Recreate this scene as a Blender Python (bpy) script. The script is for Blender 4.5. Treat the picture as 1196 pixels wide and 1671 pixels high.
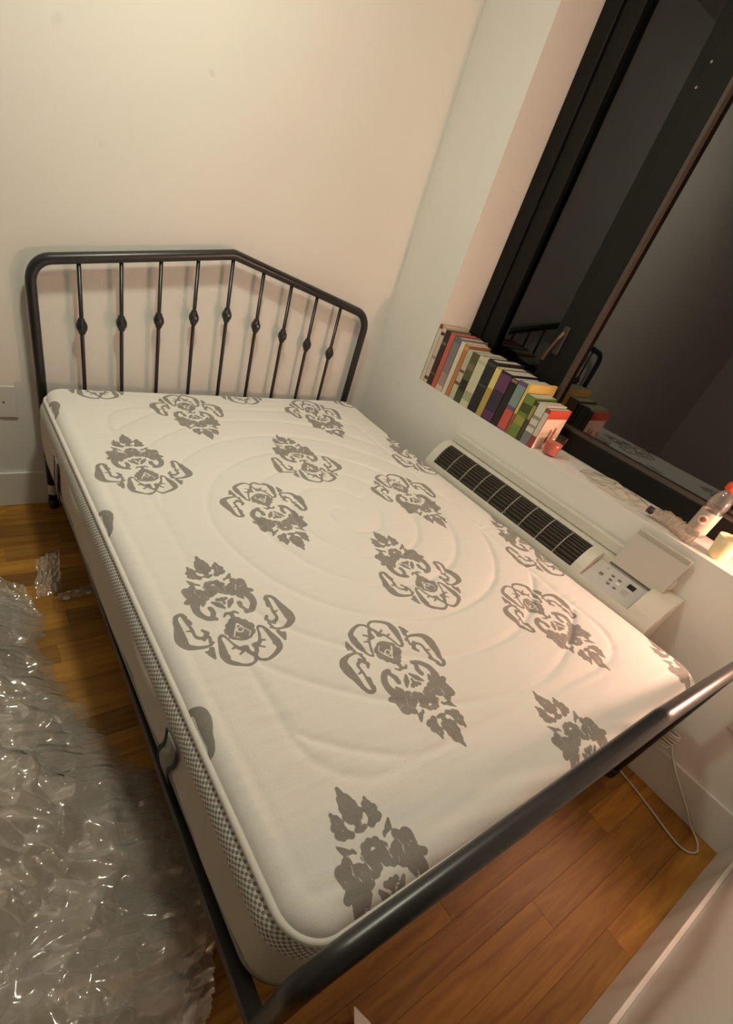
import bpy, bmesh, math, random
import numpy as np
from mathutils import Matrix, Vector

for o in list(bpy.data.objects):
    bpy.data.objects.remove(o, do_unlink=True)
scene = bpy.context.scene
C = scene.collection
rnd = random.Random(7)
PI = math.pi

# ------------------------------------------------------------------ camera
cam_d = bpy.data.cameras.new('camera')
cam = bpy.data.objects.new('camera', cam_d)
C.objects.link(cam)
RX = Vector((0.824595, -0.508733, 0.247453))
RY = -Vector((-0.176003, -0.646401, -0.742421))
RZ = -Vector((0.537648, 0.568644, -0.622558))
M = Matrix.Identity(4)
for i in range(3):
    M[i][0], M[i][1], M[i][2] = RX[i], RY[i], RZ[i]
M[0][3], M[1][3], M[2][3] = -0.2921, -2.18597, 1.43213
cam.matrix_world = M
cam_d.sensor_fit = 'AUTO'
cam_d.sensor_width = 36.0
cam_d.lens = 790.06 / 1671 * 36.0
cam_d.shift_x = (598 - 515.6) / 1671
cam_d.shift_y = (964.9 - 835.5) / 1671
cam_d.clip_start = 0.02
scene.camera = cam

# ------------------------------------------------------------------ world, exposure
w = bpy.data.worlds.new('night')
scene.world = w
w.use_nodes = True
bg = w.node_tree.nodes['Background']
bg.inputs[0].default_value = (0.012, 0.014, 0.018, 1)
bg.inputs[1].default_value = 0.35
vs = scene.view_settings
vs.view_transform = 'Standard'
vs.look = 'None'
vs.exposure = 0.0
vs.gamma = 1.0
vs.use_curve_mapping = False

CEIL_EMIT = ((0.98, 0.965, 0.755), 164.0)
LAMP_EMIT = ((1.0, 0.55, 0.38), 480.0)

# ------------------------------------------------------------------ materials
def srgb(r, g, b):
    f = lambda c: (c / 255) / 12.92 if c / 255 <= 0.04045 else ((c / 255 + 0.055) / 1.055) ** 2.4
    return (f(r), f(g), f(b), 1)

MATS = {}
def mat(name, col, rough=0.5, metal=0.0, bump=None, var=None, spec=0.5, coat=0.0):
    """plain principled material with optional noise bump (scale, strength) and colour variation (scale, amount)"""
    if name in MATS:
        return MATS[name]
    m = bpy.data.materials.new(name)
    m.use_nodes = True
    nt = m.node_tree
    b = nt.nodes['Principled BSDF']
    b.inputs['Base Color'].default_value = col if len(col) == 4 else (*col, 1)
    b.inputs['Roughness'].default_value = rough
    b.inputs['Metallic'].default_value = metal
    b.inputs['Specular IOR Level'].default_value = spec
    b.inputs['Coat Weight'].default_value = coat
    tc = nt.nodes.new('ShaderNodeTexCoord')
    if bump:
        n = nt.nodes.new('ShaderNodeTexNoise')
        n.inputs['Scale'].default_value = bump[0]
        n.inputs['Detail'].default_value = 4
        nt.links.new(tc.outputs['Object'], n.inputs['Vector'])
        bp = nt.nodes.new('ShaderNodeBump')
        bp.inputs['Strength'].default_value = bump[1]
        bp.inputs['Distance'].default_value = 0.002
        nt.links.new(n.outputs['Fac'], bp.inputs['Height'])
        nt.links.new(bp.outputs['Normal'], b.inputs['Normal'])
    if var:
        n2 = nt.nodes.new('ShaderNodeTexNoise')
        n2.inputs['Scale'].default_value = var[0]
        nt.links.new(tc.outputs['Object'], n2.inputs['Vector'])
        mx = nt.nodes.new('ShaderNodeMixRGB')
        c = b.inputs['Base Color'].default_value
        mx.inputs[1].default_value = [v * (1 - var[1]) for v in c[:3]] + [1]
        mx.inputs[2].default_value = [min(1, v * (1 + var[1])) for v in c[:3]] + [1]
        nt.links.new(n2.outputs['Fac'], mx.inputs[0])
        nt.links.new(mx.outputs[0], b.inputs['Base Color'])
    MATS[name] = m
    return m

def wall_material(name, col, patches=()):
    m = bpy.data.materials.new(name)
    m.use_nodes = True
    nt = m.node_tree
    b = nt.nodes['Principled BSDF']
    b.inputs['Roughness'].default_value = 0.55
    b.inputs['Specular IOR Level'].default_value = 0.3
    tc = nt.nodes.new('ShaderNodeTexCoord')
    n = nt.nodes.new('ShaderNodeTexNoise')
    n.inputs['Scale'].default_value = 90
    n.inputs['Detail'].default_value = 3
    nt.links.new(tc.outputs['Object'], n.inputs['Vector'])
    n2 = nt.nodes.new('ShaderNodeTexNoise')
    n2.inputs['Scale'].default_value = 2.2
    nt.links.new(tc.outputs['Object'], n2.inputs['Vector'])
    mx = nt.nodes.new('ShaderNodeMixRGB')
    mx.inputs[1].default_value = [v * 0.965 for v in col[:3]] + [1]
    mx.inputs[2].default_value = [min(1, v * 1.02) for v in col[:3]] + [1]
    nt.links.new(n2.outputs['Fac'], mx.inputs[0])
    last = mx.outputs[0]
    height = n.outputs['Fac']
    for (px, py, pz, r, amt) in patches:     # dabs of filler and scuffs on the paint
        sub = nt.nodes.new('ShaderNodeVectorMath')
        sub.operation = 'SUBTRACT'
        sub.inputs[1].default_value = (px, py, pz)
        wob = nt.nodes.new('ShaderNodeTexNoise')
        wob.inputs['Scale'].default_value = 28
        wob.inputs['Detail'].default_value = 3
        nt.links.new(tc.outputs['Object'], wob.inputs['Vector'])
        nt.links.new(tc.outputs['Object'], sub.inputs[0])
        ln = nt.nodes.new('ShaderNodeVectorMath')
        ln.operation = 'LENGTH'
        nt.links.new(sub.outputs[0], ln.inputs[0])
        ad = nt.nodes.new('ShaderNodeMath')
        ad.operation = 'MULTIPLY_ADD'
        nt.links.new(wob.outputs['Fac'], ad.inputs[0])
        ad.inputs[1].default_value = r * 2.4
        nt.links.new(ln.outputs['Value'], ad.inputs[2])
        mr = nt.nodes.new('ShaderNodeMapRange')
        mr.inputs['From Min'].default_value = r * 1.5
        mr.inputs['From Max'].default_value = r * 1.9
        mr.inputs['To Min'].default_value = 1
        mr.inputs['To Max'].default_value = 0
        nt.links.new(ad.outputs[0], mr.inputs['Value'])
        mm = nt.nodes.new('ShaderNodeMixRGB')
        sc = nt.nodes.new('ShaderNodeMath')
        sc.operation = 'MULTIPLY'
        sc.inputs[1].default_value = amt
        nt.links.new(mr.outputs[0], sc.inputs[0])
        nt.links.new(sc.outputs[0], mm.inputs[0])
        nt.links.new(last, mm.inputs[1])
        mm.inputs[2].default_value = (0.62, 0.60, 0.55, 1)
        last = mm.outputs[0]
        hh = nt.nodes.new('ShaderNodeMath')
        hh.operation = 'MULTIPLY_ADD'
        hh.inputs[1].default_value = 2.2
        nt.links.new(mr.outputs[0], hh.inputs[0])
        nt.links.new(height, hh.inputs[2])
        height = hh.outputs[0]
    nt.links.new(last, b.inputs['Base Color'])
    bp = nt.nodes.new('ShaderNodeBump')
    bp.inputs['Strength'].default_value = 0.12
    bp.inputs['Distance'].default_value = 0.002
    nt.links.new(height, bp.inputs['Height'])
    nt.links.new(bp.outputs['Normal'], b.inputs['Normal'])
    return m

def wood_material():
    m = bpy.data.materials.new('oak_planks')
    m.use_nodes = True
    nt = m.node_tree
    b = nt.nodes['Principled BSDF']
    tc = nt.nodes.new('ShaderNodeTexCoord')
    oi = nt.nodes.new('ShaderNodeObjectInfo')
    mp = nt.nodes.new('ShaderNodeMapping')
    mp.inputs['Scale'].default_value = (2.2, 24, 24)
    ofs = nt.nodes.new('ShaderNodeVectorMath')
    ofs.operation = 'SCALE'
    ofs.inputs[0].default_value = (17, 31, 5)
    nt.links.new(oi.outputs['Random'], ofs.inputs['Scale'])
    add = nt.nodes.new('ShaderNodeVectorMath')
    nt.links.new(tc.outputs['Object'], add.inputs[0])
    nt.links.new(ofs.outputs[0], add.inputs[1])
    nt.links.new(add.outputs[0], mp.inputs['Vector'])
    gr = nt.nodes.new('ShaderNodeTexNoise')
    gr.inputs['Scale'].default_value = 1.6
    gr.inputs['Detail'].default_value = 6
    gr.inputs['Distortion'].default_value = 0.8
    nt.links.new(mp.outputs[0], gr.inputs['Vector'])
    cr = nt.nodes.new('ShaderNodeValToRGB')
    cr.color_ramp.elements[0].position = 0.3
    cr.color_ramp.elements[0].color = (0.25, 0.105, 0.014, 1)
    cr.color_ramp.elements[1].position = 0.75
    cr.color_ramp.elements[1].color = (0.46, 0.23, 0.033, 1)
    nt.links.new(gr.outputs['Fac'], cr.inputs[0])
    hs = nt.nodes.new('ShaderNodeHueSaturation')
    mr = nt.nodes.new('ShaderNodeMapRange')
    mr.inputs['To Min'].default_value = 0.62
    mr.inputs['To Max'].default_value = 1.25
    nt.links.new(oi.outputs['Random'], mr.inputs['Value'])
    nt.links.new(mr.outputs[0], hs.inputs['Value'])
    nt.links.new(cr.outputs[0], hs.inputs['Color'])
    nt.links.new(hs.outputs[0], b.inputs['Base Color'])
    b.inputs['Roughness'].default_value = 0.5
    b.inputs['Specular IOR Level'].default_value = 0.35
    bp = nt.nodes.new('ShaderNodeBump')
    bp.inputs['Strength'].default_value = 0.08
    bp.inputs['Distance'].default_value = 0.001
    nt.links.new(gr.outputs['Fac'], bp.inputs['Height'])
    nt.links.new(bp.outputs['Normal'], b.inputs['Normal'])
    return m

def glass_material(name, tint=(0.9, 0.92, 0.9), rough=0.0, refl=1.0, body=None, bodyfac=0.0, edge=0.0):
    """thin sheet: see-through, with Fresnel reflection and an optional hazy body"""
    m = bpy.data.materials.new(name)
    m.use_nodes = True
    nt = m.node_tree
    nt.nodes.remove(nt.nodes['Principled BSDF'])
    out = nt.nodes['Material Output']
    tr = nt.nodes.new('ShaderNodeBsdfTransparent')
    tr.inputs[0].default_value = (*tint, 1)
    base = tr.outputs[0]
    if body:
        df = nt.nodes.new('ShaderNodeBsdfDiffuse')
        df.inputs[0].default_value = (*body, 1)
        tl = nt.nodes.new('ShaderNodeBsdfTranslucent')
        tl.inputs[0].default_value = (*body, 1)
        m2 = nt.nodes.new('ShaderNodeMixShader')
        m2.inputs[0].default_value = 0.4
        nt.links.new(df.outputs[0], m2.inputs[1])
        nt.links.new(tl.outputs[0], m2.inputs[2])
        m3 = nt.nodes.new('ShaderNodeMixShader')
        if edge:
            lw = nt.nodes.new('ShaderNodeLayerWeight')
            lw.inputs['Blend'].default_value = 0.5
            pw = nt.nodes.new('ShaderNodeMath')
            pw.operation = 'POWER'
            pw.inputs[1].default_value = 2.0
            nt.links.new(lw.outputs['Facing'], pw.inputs[0])
            ma = nt.nodes.new('ShaderNodeMath')
            ma.operation = 'MULTIPLY_ADD'
            ma.use_clamp = True
            ma.inputs[1].default_value = edge
            ma.inputs[2].default_value = bodyfac
            nt.links.new(pw.outputs[0], ma.inputs[0])
            nt.links.new(ma.outputs[0], m3.inputs[0])
        else:
            m3.inputs[0].default_value = bodyfac
        nt.links.new(base, m3.inputs[1])
        nt.links.new(m2.outputs[0], m3.inputs[2])
        base = m3.outputs[0]
    gl = nt.nodes.new('ShaderNodeBsdfGlossy')
    gl.inputs['Roughness'].default_value = rough
    fr = nt.nodes.new('ShaderNodeFresnel')
    fr.inputs['IOR'].default_value = 1.5
    ml = nt.nodes.new('ShaderNodeMath')
    ml.operation = 'MULTIPLY'
    ml.inputs[1].default_value = refl
    ml.use_clamp = True
    nt.links.new(fr.outputs[0], ml.inputs[0])
    ge = nt.nodes.new('ShaderNodeNewGeometry')
    inv = nt.nodes.new('ShaderNodeMath')
    inv.operation = 'SUBTRACT'
    inv.inputs[0].default_value = 1.0
    nt.links.new(ge.outputs['Backfacing'], inv.inputs[1])
    ft = nt.nodes.new('ShaderNodeMath')
    ft.operation = 'MULTIPLY'
    nt.links.new(ml.outputs[0], ft.inputs[0])
    nt.links.new(inv.outputs[0], ft.inputs[1])
    mx = nt.nodes.new('ShaderNodeMixShader')
    nt.links.new(ft.outputs[0], mx.inputs[0])
    nt.links.new(base, mx.inputs[1])
    nt.links.new(gl.outputs[0], mx.inputs[2])
    nt.links.new(mx.outputs[0], out.inputs['Surface'])
    return m

def emit_material(name, col, strength):
    m = bpy.data.materials.new(name)
    m.use_nodes = True
    b = m.node_tree.nodes['Principled BSDF']
    b.inputs['Base Color'].default_value = (0.9, 0.88, 0.8, 1)
    b.inputs['Emission Color'].default_value = (*col, 1)
    b.inputs['Emission Strength'].default_value = strength
    return m

WHITE_WALL = wall_material('wall_paint', (0.80, 0.79, 0.755), [(0.608, 0.049, 1.624, 0.022, 0.35), (0.126, 0.049, 1.60, 0.024, 0.3), (0.245, 0.049, 1.357, 0.022, 0.2)])
SIDE_WALL = wall_material('wall_paint_plain', (0.80, 0.795, 0.755))
TRIM = mat('trim_paint', (0.78, 0.77, 0.73, 1), 0.4)
WOOD = wood_material()
STEEL = mat('dark_bed_steel', (0.017, 0.0165, 0.018, 1), 0.33, 0.0, bump=(300, 0.05), spec=0.6)
BLACK = mat('black_plastic', (0.012, 0.012, 0.012, 1), 0.45)
FRAME = mat('window_frame_dark', (0.005, 0.005, 0.0045, 1), 0.5, bump=(120, 0.04), spec=.22)
FRAME2 = mat('window_gasket', (0.03, 0.024, 0.02, 1), 0.5)
AC_W = mat('ac_plastic', (0.66, 0.65, 0.58, 1), 0.42)
AC_G = mat('ac_panel_grey', (0.55, 0.54, 0.53, 1), 0.45)
AC_D = mat('ac_dark', (0.03, 0.027, 0.022, 1), 0.6)
AC_L = mat('ac_louver', (0.10, 0.09, 0.075, 1), 0.5)
CORD = mat('white_cord', (0.62, 0.60, 0.52, 1), 0.5)

# ------------------------------------------------------------------ mesh helpers
def obj(name, me, m=None, parent=None, smooth=False):
    if isinstance(me, bmesh.types.BMesh):
        d = bpy.data.meshes.new(name)
        bmesh.ops.recalc_face_normals(me, faces=me.faces)
        me.to_mesh(d)
        me.free()
        me = d
    if m is not None and not me.materials:
        me.materials.append(m)
    if smooth:
        me.polygons.foreach_set('use_smooth', [True] * len(me.polygons))
    o = bpy.data.objects.new(name, me)
    C.objects.link(o)
    if parent is not None:
        o.parent = parent
    return o

def tag(o, label, cat, group=None):
    o['label'] = label
    o['category'] = cat
    if group:
        o['group'] = group
    return o

def struct(o, label, cat):
    o['kind'] = 'structure'
    o['label'] = label
    o['category'] = cat
    return o

def thing(name, label, cat, loc=(0, 0, 0), group=None):
    o = bpy.data.objects.new(name, None)
    C.objects.link(o)
    o.location = loc
    o.empty_display_size = 0.05
    return tag(o, label, cat, group)

def box(bm, x0, x1, y0, y1, z0, z1, bevel=0.0, seg=2):
    r = bmesh.ops.create_cube(bm, size=1)
    vs_ = r['verts']
    for v in vs_:
        v.co = Vector((x0 + (v.co.x + .5) * (x1 - x0), y0 + (v.co.y + .5) * (y1 - y0), z0 + (v.co.z + .5) * (z1 - z0)))
    if bevel > 0:
        es = list({e for v in vs_ for e in v.link_edges})
        bmesh.ops.bevel(bm, geom=es, offset=bevel, segments=seg, affect='EDGES', profile=0.5)
    return bm

def boxes(*bs, bevel=0.0):
    bm = bmesh.new()
    for b in bs:
        box(bm, *b, bevel=bevel)
    return bm

def tube(bm, pts, r, n=12, closed=False, caps=True, rads=None):
    pts = [Vector(p) for p in pts]
    N = len(pts)
    tang = []
    for i in range(N):
        a = pts[i - 1] if (i > 0 or closed) else pts[i]
        b = pts[(i + 1) % N] if (i < N - 1 or closed) else pts[i]
        t = (b - a)
        tang.append(t.normalized() if t.length > 1e-9 else Vector((0, 0, 1)))
    up = Vector((0, 0, 1)) if abs(tang[0].z) < 0.9 else Vector((1, 0, 0))
    nrm = (up - tang[0] * up.dot(tang[0])).normalized()
    rings = []
    for i in range(N):
        if i:
            q = tang[i - 1].rotation_difference(tang[i])
            nrm = q @ nrm
            nrm = (nrm - tang[i] * nrm.dot(tang[i])).normalized()
        bi = tang[i].cross(nrm)
        rr = rads[i] if rads else r
        rings.append([bm.verts.new(pts[i] + (nrm * math.cos(2 * PI * k / n) + bi * math.sin(2 * PI * k / n)) * rr) for k in range(n)])
    for i in range(N if closed else N - 1):
        A, B = rings[i], rings[(i + 1) % N]
        for k in range(n):
            bm.faces.new((A[k], A[(k + 1) % n], B[(k + 1) % n], B[k]))
    if caps and not closed:
        bm.faces.new(rings[0])
        bm.faces.new(rings[-1])
    return bm

def lathe(bm, prof, n=24, c=(0, 0, 0), cap0=True, cap1=True):
    rings = []
    for (r, z) in prof:
        rings.append([bm.verts.new((c[0] + r * math.cos(2 * PI * k / n), c[1] + r * math.sin(2 * PI * k / n), c[2] + z)) for k in range(n)])
    for A, B in zip(rings, rings[1:]):
        for k in range(n):
            bm.faces.new((A[k], A[(k + 1) % n], B[(k + 1) % n], B[k]))
    if cap0:
        bm.faces.new(list(reversed(rings[0])))
    if cap1:
        bm.faces.new(rings[-1])
    return bm

def fillet(pts, radii, seg=8):
    """round the inner corners of a polyline"""
    pts = [Vector(p) for p in pts]
    out = [pts[0]]
    for i in range(1, len(pts) - 1):
        p, a, b = pts[i], pts[i - 1], pts[i + 1]
        r = radii[i - 1]
        u, v = (a - p).normalized(), (b - p).normalized()
        ang = u.angle(v)
        d = min(r / math.tan(ang / 2), 0.48 * (a - p).length, 0.48 * (b - p).length)
        rr = d * math.tan(ang / 2)
        cen = p + (u + v).normalized() * (rr / math.sin(ang / 2))
        s, e = p + u * d - cen, p + v * d - cen
        for k in range(seg + 1):
            om = s.angle(e)
            f = k / seg
            out.append(cen + (s * math.sin((1 - f) * om) + e * math.sin(f * om)) / math.sin(om))
    out.append(pts[-1])
    return out

def prism(bm, prof, y0, y1):
    """closed (x, z) profile swept along y"""
    a = [bm.verts.new((x, y0, z)) for x, z in prof]
    b = [bm.verts.new((x, y1, z)) for x, z in prof]
    n = len(prof)
    for k in range(n):
        bm.faces.new((a[k], a[(k + 1) % n], b[(k + 1) % n], b[k]))
    bm.faces.new(list(reversed(a)))
    bm.faces.new(b)
    return bm

def catmull(pts, seg=8):
    P = [np.array(p, float) for p in pts]
    P = [2 * P[0] - P[1]] + P + [2 * P[-1] - P[-2]]
    out = []
    for i in range(1, len(P) - 2):
        for k in range(seg):
            t = k / seg
            out.append(0.5 * ((2 * P[i]) + (-P[i - 1] + P[i + 1]) * t + (2 * P[i - 1] - 5 * P[i] + 4 * P[i + 1] - P[i + 2]) * t * t + (-P[i - 1] + 3 * P[i] - 3 * P[i + 1] + P[i + 2]) * t ** 3))
    out.append(P[-2])
    return [tuple(p) for p in out]

def perlin(x, y, seed=0):
    rs = np.random.RandomState(seed)
    perm = rs.permutation(512)
    ang = rs.rand(512) * 2 * np.pi
    xi = np.floor(x).astype(int)
    yi = np.floor(y).astype(int)
    xf, yf = x - xi, y - yi
    u = xf * xf * xf * (xf * (xf * 6 - 15) + 10)
    v = yf * yf * yf * (yf * (yf * 6 - 15) + 10)
    def g(ix, iy, dx, dy):
        a = ang[perm[(ix + perm[iy % 512]) % 512]]
        return np.cos(a) * dx + np.sin(a) * dy
    n00, n10 = g(xi, yi, xf, yf), g(xi + 1, yi, xf - 1, yf)
    n01, n11 = g(xi, yi + 1, xf, yf - 1), g(xi + 1, yi + 1, xf - 1, yf - 1)
    return (n00 * (1 - u) + n10 * u) * (1 - v) + (n01 * (1 - u) + n11 * u) * v

def grid_mesh(name, X, Y, Z, mask=None):
    ny, nx = X.shape
    co = np.stack([X, Y, Z], -1).reshape(-1, 3)
    idx = np.arange(nx * ny).reshape(ny, nx)
    q = np.stack([idx[:-1, :-1], idx[:-1, 1:], idx[1:, 1:], idx[1:, :-1]], -1).reshape(-1, 4)
    if mask is not None:
        mk = (mask[:-1, :-1] & mask[:-1, 1:] & mask[1:, 1:] & mask[1:, :-1]).reshape(-1)
        q = q[mk]
        used = np.unique(q)
        remap = -np.ones(nx * ny, int)
        remap[used] = np.arange(len(used))
        co = co[used]
        q = remap[q]
    me = bpy.data.meshes.new(name)
    me.vertices.add(len(co))
    me.vertices.foreach_set('co', co.astype(np.float32).ravel())
    me.loops.add(q.size)
    me.loops.foreach_set('vertex_index', q.astype(np.int32).ravel())
    me.polygons.add(len(q))
    me.polygons.foreach_set('loop_start', np.arange(0, q.size, 4, dtype=np.int32))
    me.update()
    me.validate()
    me.polygons.foreach_set('use_smooth', np.ones(len(me.polygons), bool))
    return me

# ------------------------------------------------------------------ the room
YB, XR, YF, ZC = 0.049, 1.684, -2.552, 2.55
XL, YE = -2.5, -4.4
SILL = 0.823
XG = 1.904                      # face of the window frame
WY0, WY1, WZ1 = -0.328, -2.46, 2.42

struct(obj('wall_back', boxes((XL - .1, XG + .2, YB, YB + .12, -.02, ZC)), WHITE_WALL), 'cream painted wall behind the headboard with faint filler patches', 'wall')
struct(obj('wall_right', boxes((XR, XG + .12, WY0, YB, -.02, ZC), (XR, XG + .12, WY1, WY0, -.02, SILL - .022),
                               (XR, XG + .12, WY1, WY0, WZ1, ZC), (XR, XG + .12, YE, WY1, -.02, ZC)), SIDE_WALL), 'cream painted wall with the deep window recess', 'wall')
struct(obj('wall_left', boxes((XL - .12, XL, YE, YB, -.02, ZC)), SIDE_WALL), 'cream painted wall across the room from the window', 'wall')
struct(obj('wall_foot', boxes((0.30, XR, YF - .11, YF, -.02, ZC)), SIDE_WALL), 'cream painted wall past the foot of the bed', 'wall')
struct(obj('wall_entry', boxes((XL - .1, XG + .2, YE - .12, YE, -.02, ZC)), SIDE_WALL), 'cream painted end wall behind the photographer', 'wall')
struct(obj('ceiling', boxes((XL - .1, XG + .2, YE - .1, YB + .1, ZC, ZC + .1)), mat('ceiling_paint', (0.8, 0.79, 0.76, 1), 0.7)), 'white painted ceiling', 'ceiling')

def baseboard(name, x0, x1, y0, y1, label):
    bm = bmesh.new()
    box(bm, x0, x1, y0, y1, 0.0, 0.1635, bevel=0.003)
    struct(obj(name, bm, TRIM), label, 'baseboard')
baseboard('baseboard_back', XL, XR, YB - .013, YB - .0005, 'tall white baseboard along the wall behind the headboard')
baseboard('baseboard_right', XR - .013, XR - .0005, YF, YB - .014, 'tall white baseboard under the window wall')
baseboard('baseboard_foot', 0.30, XR - .014, YF + .0005, YF + .013, 'tall white baseboard of the wall past the foot of the bed')

struct(obj('trim_1', boxes((XR, XG, WY1 + .0005, WY0 - .0005, SILL - .0219, SILL)), TRIM), 'white painted window sill', 'window sill')

# floor of separate oak strips running along the headboard wall
floor = struct(obj('floor', boxes((XL - .1, XG + .1, YE - .1, YB + .1, -.09, -.0125)), mat('floor_base', (0.05, 0.025, 0.008, 1), 0.7)), 'honey brown oak strip floor', 'floor')
PW = 0.0835
y = YB
row = 0
plank_cache = {}
far_rows = bmesh.new()
while y > YE:
    x = XL + rnd.uniform(-0.7, -0.1)
    while x < XR:
        L = rnd.choice([0.45, 0.6, 0.75, 0.9, 1.1, 1.3])
        x1 = x + L
        inview = (x1 > -0.75 and y > -2.75)
        a, b = max(x, XL), min(x1, XR)
        if b - a > 0.02:
            if inview:
                key = round(b - a, 3)
                if key not in plank_cache:
                    bm = bmesh.new()
                    box(bm, 0.0002, (b - a) - 0.0002, -PW + 0.0002, -0.0002, -0.0125, 0.0, bevel=0.0004, seg=1)
                    d = bpy.data.meshes.new('plank')
                    bmesh.ops.recalc_face_normals(bm, faces=bm.faces)
                    bm.to_mesh(d)
                    bm.free()
                    d.materials.append(WOOD)
                    plank_cache[key] = d
                o = bpy.data.objects.new('plank', plank_cache[key])
                C.objects.link(o)
                o.parent = floor
                o.location = (a, y, 0)
            else:
                box(far_rows, a + .0006, b - .0006, y - PW + .0005, y - .0005, -.0125, 0.0)
        x = x1
    y -= PW
    row += 1
fr_o = obj('plank_field', far_rows, WOOD, floor)
fr_o['kind'] = 'stuff'

# ------------------------------------------------------------------ window
win = bpy.data.objects.new('window_1', None)
C.objects.link(win)
win.location = (XG, WY0, SILL)
struct(win, 'tall window at night with black metal frame, narrow sash and wide pane', 'window')
WT = Matrix.Translation((-XG, -WY0, -SILL))
def wpart(name, bm, m, parent=win):
    bmesh.ops.transform(bm, matrix=WT, verts=bm.verts)
    return obj(name, bm, m, parent)
FX0, FX1 = XG, XG + .09
wpart('frame', boxes((FX0, FX1, -.405, WY0 - .0005, SILL + .0005, WZ1), (FX0, FX1, -.93, -.83, SILL + .0005, WZ1), (FX0, FX1, WY1 + .0005, WY1 + .09, SILL + .0005, WZ1),
                     (FX0, FX1, -.83, -.405, SILL + .0005, .905), (FX0, FX1, WY1 + .09, -.93, SILL + .0005, .905),
                     (FX0, FX1, WY1 + .09, -.405, WZ1 - .08, WZ1), bevel=.003), FRAME)
sash = wpart('sash', boxes((FX0 + .012, FX1 - .02, -.492, -.408, .908, WZ1 - .083), (FX0 + .012, FX1 - .02, -.827, -.778, .908, WZ1 - .083),
                           (FX0 + .012, FX1 - .02, -.778, -.492, .908, 1.03), (FX0 + .012, FX1 - .02, -.778, -.492, WZ1 - .17, WZ1 - .083), bevel=.003), FRAME)
GLASS = glass_material('window_glass', (0.35, 0.36, 0.35), 0.0, 3.8)
GLASS2 = glass_material('window_glass_screened', (0.30, 0.30, 0.30), 0.0, 1.3)
wpart('pane', boxes((FX0 + .045, FX0 + .051, -.778, -.492, 1.03, WZ1 - .17)), GLASS2)
wpart('pane', boxes((FX0 + .03, FX0 + .036, WY1 + .09, -.93, .905, WZ1 - .08)), GLASS)
wpart('glazing_bead', boxes((FX0 + .002, FX0 + .03, -.946, -.9305, .9055, WZ1 - .0805), (FX0 + .002, FX0 + .03, WY1 + .0905, -.9465, .9055, .916)), mat('bead_brown', (0.06, 0.045, 0.035, 1), 0.5))
bm = bmesh.new()
tube(bm, [(FX0 - .008, -.83, 1.225), (FX0 - .022, -.826, 1.20), (FX0 - .026, -.812, 1.15), (FX0 - .02, -.80, 1.105)], .006, 8, rads=[.008, .006, .006, .007])
wpart('handle', bm, mat('handle_metal', (0.10, 0.075, 0.055, 1), .4, .6))
bm = bmesh.new()
box(bm, FX0 - .008, FX0 + .001, -.846, -.818, 1.14, 1.25, bevel=.003)
wpart('handle_plate', bm, FRAME2)
for zz in (1.985, 2.045):
    bm = bmesh.new()
    lathe(bm, [(0.004, -.002), (0.004, 0.0015), (0.002, .003)], 8)
    bmesh.ops.transform(bm, matrix=Matrix.Translation((FX0, -.835 - (zz - 1.985) * .1, zz)) @ Matrix.Rotation(-PI / 2, 4, 'Y'), verts=bm.verts)
    wpart('screw', bm, mat('screw_metal', (0.5, 0.48, 0.45, 1), .35, 1.0))

# ------------------------------------------------------------------ lamps of the room
cl = thing('ceiling_light', 'round flush ceiling light with a frosted dome', 'ceiling light', (0.30, -0.85, ZC))
bm = bmesh.new()
lathe(bm, [(.16, 0), (.165, -.012), (.155, -.022), (.13, -.022)], 32)
obj('base', bm, mat('lamp_rim', (0.7, 0.7, 0.68, 1), .4), cl, True)
bm = bmesh.new()
lathe(bm, [(.098, -.0225), (.096, -.040), (.08, -.056), (.05, -.066), (.01, -.070)], 32)
obj('dome', bm, emit_material('ceiling_glow', *CEIL_EMIT), cl, True)

tl = thing('table_lamp', 'small lit table lamp with a bare globe on the window sill', 'lamp', (1.80, -2.30, SILL))
bm = bmesh.new()
lathe(bm, [(.05, 0.0), (.052, .006), (.045, .014), (.012, .02), (.009, .10), (.018, .108), (.018, .13)], 24)
obj('base', bm, mat('lamp_base', (0.5, 0.4, 0.28, 1), .4), tl, True)
bm = bmesh.new()
bmesh.ops.create_icosphere(bm, subdivisions=3, radius=.042, matrix=Matrix.Translation((0, 0, .168)))
obj('globe', bm, emit_material('lamp_glow', *LAMP_EMIT), tl, True)

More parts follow.
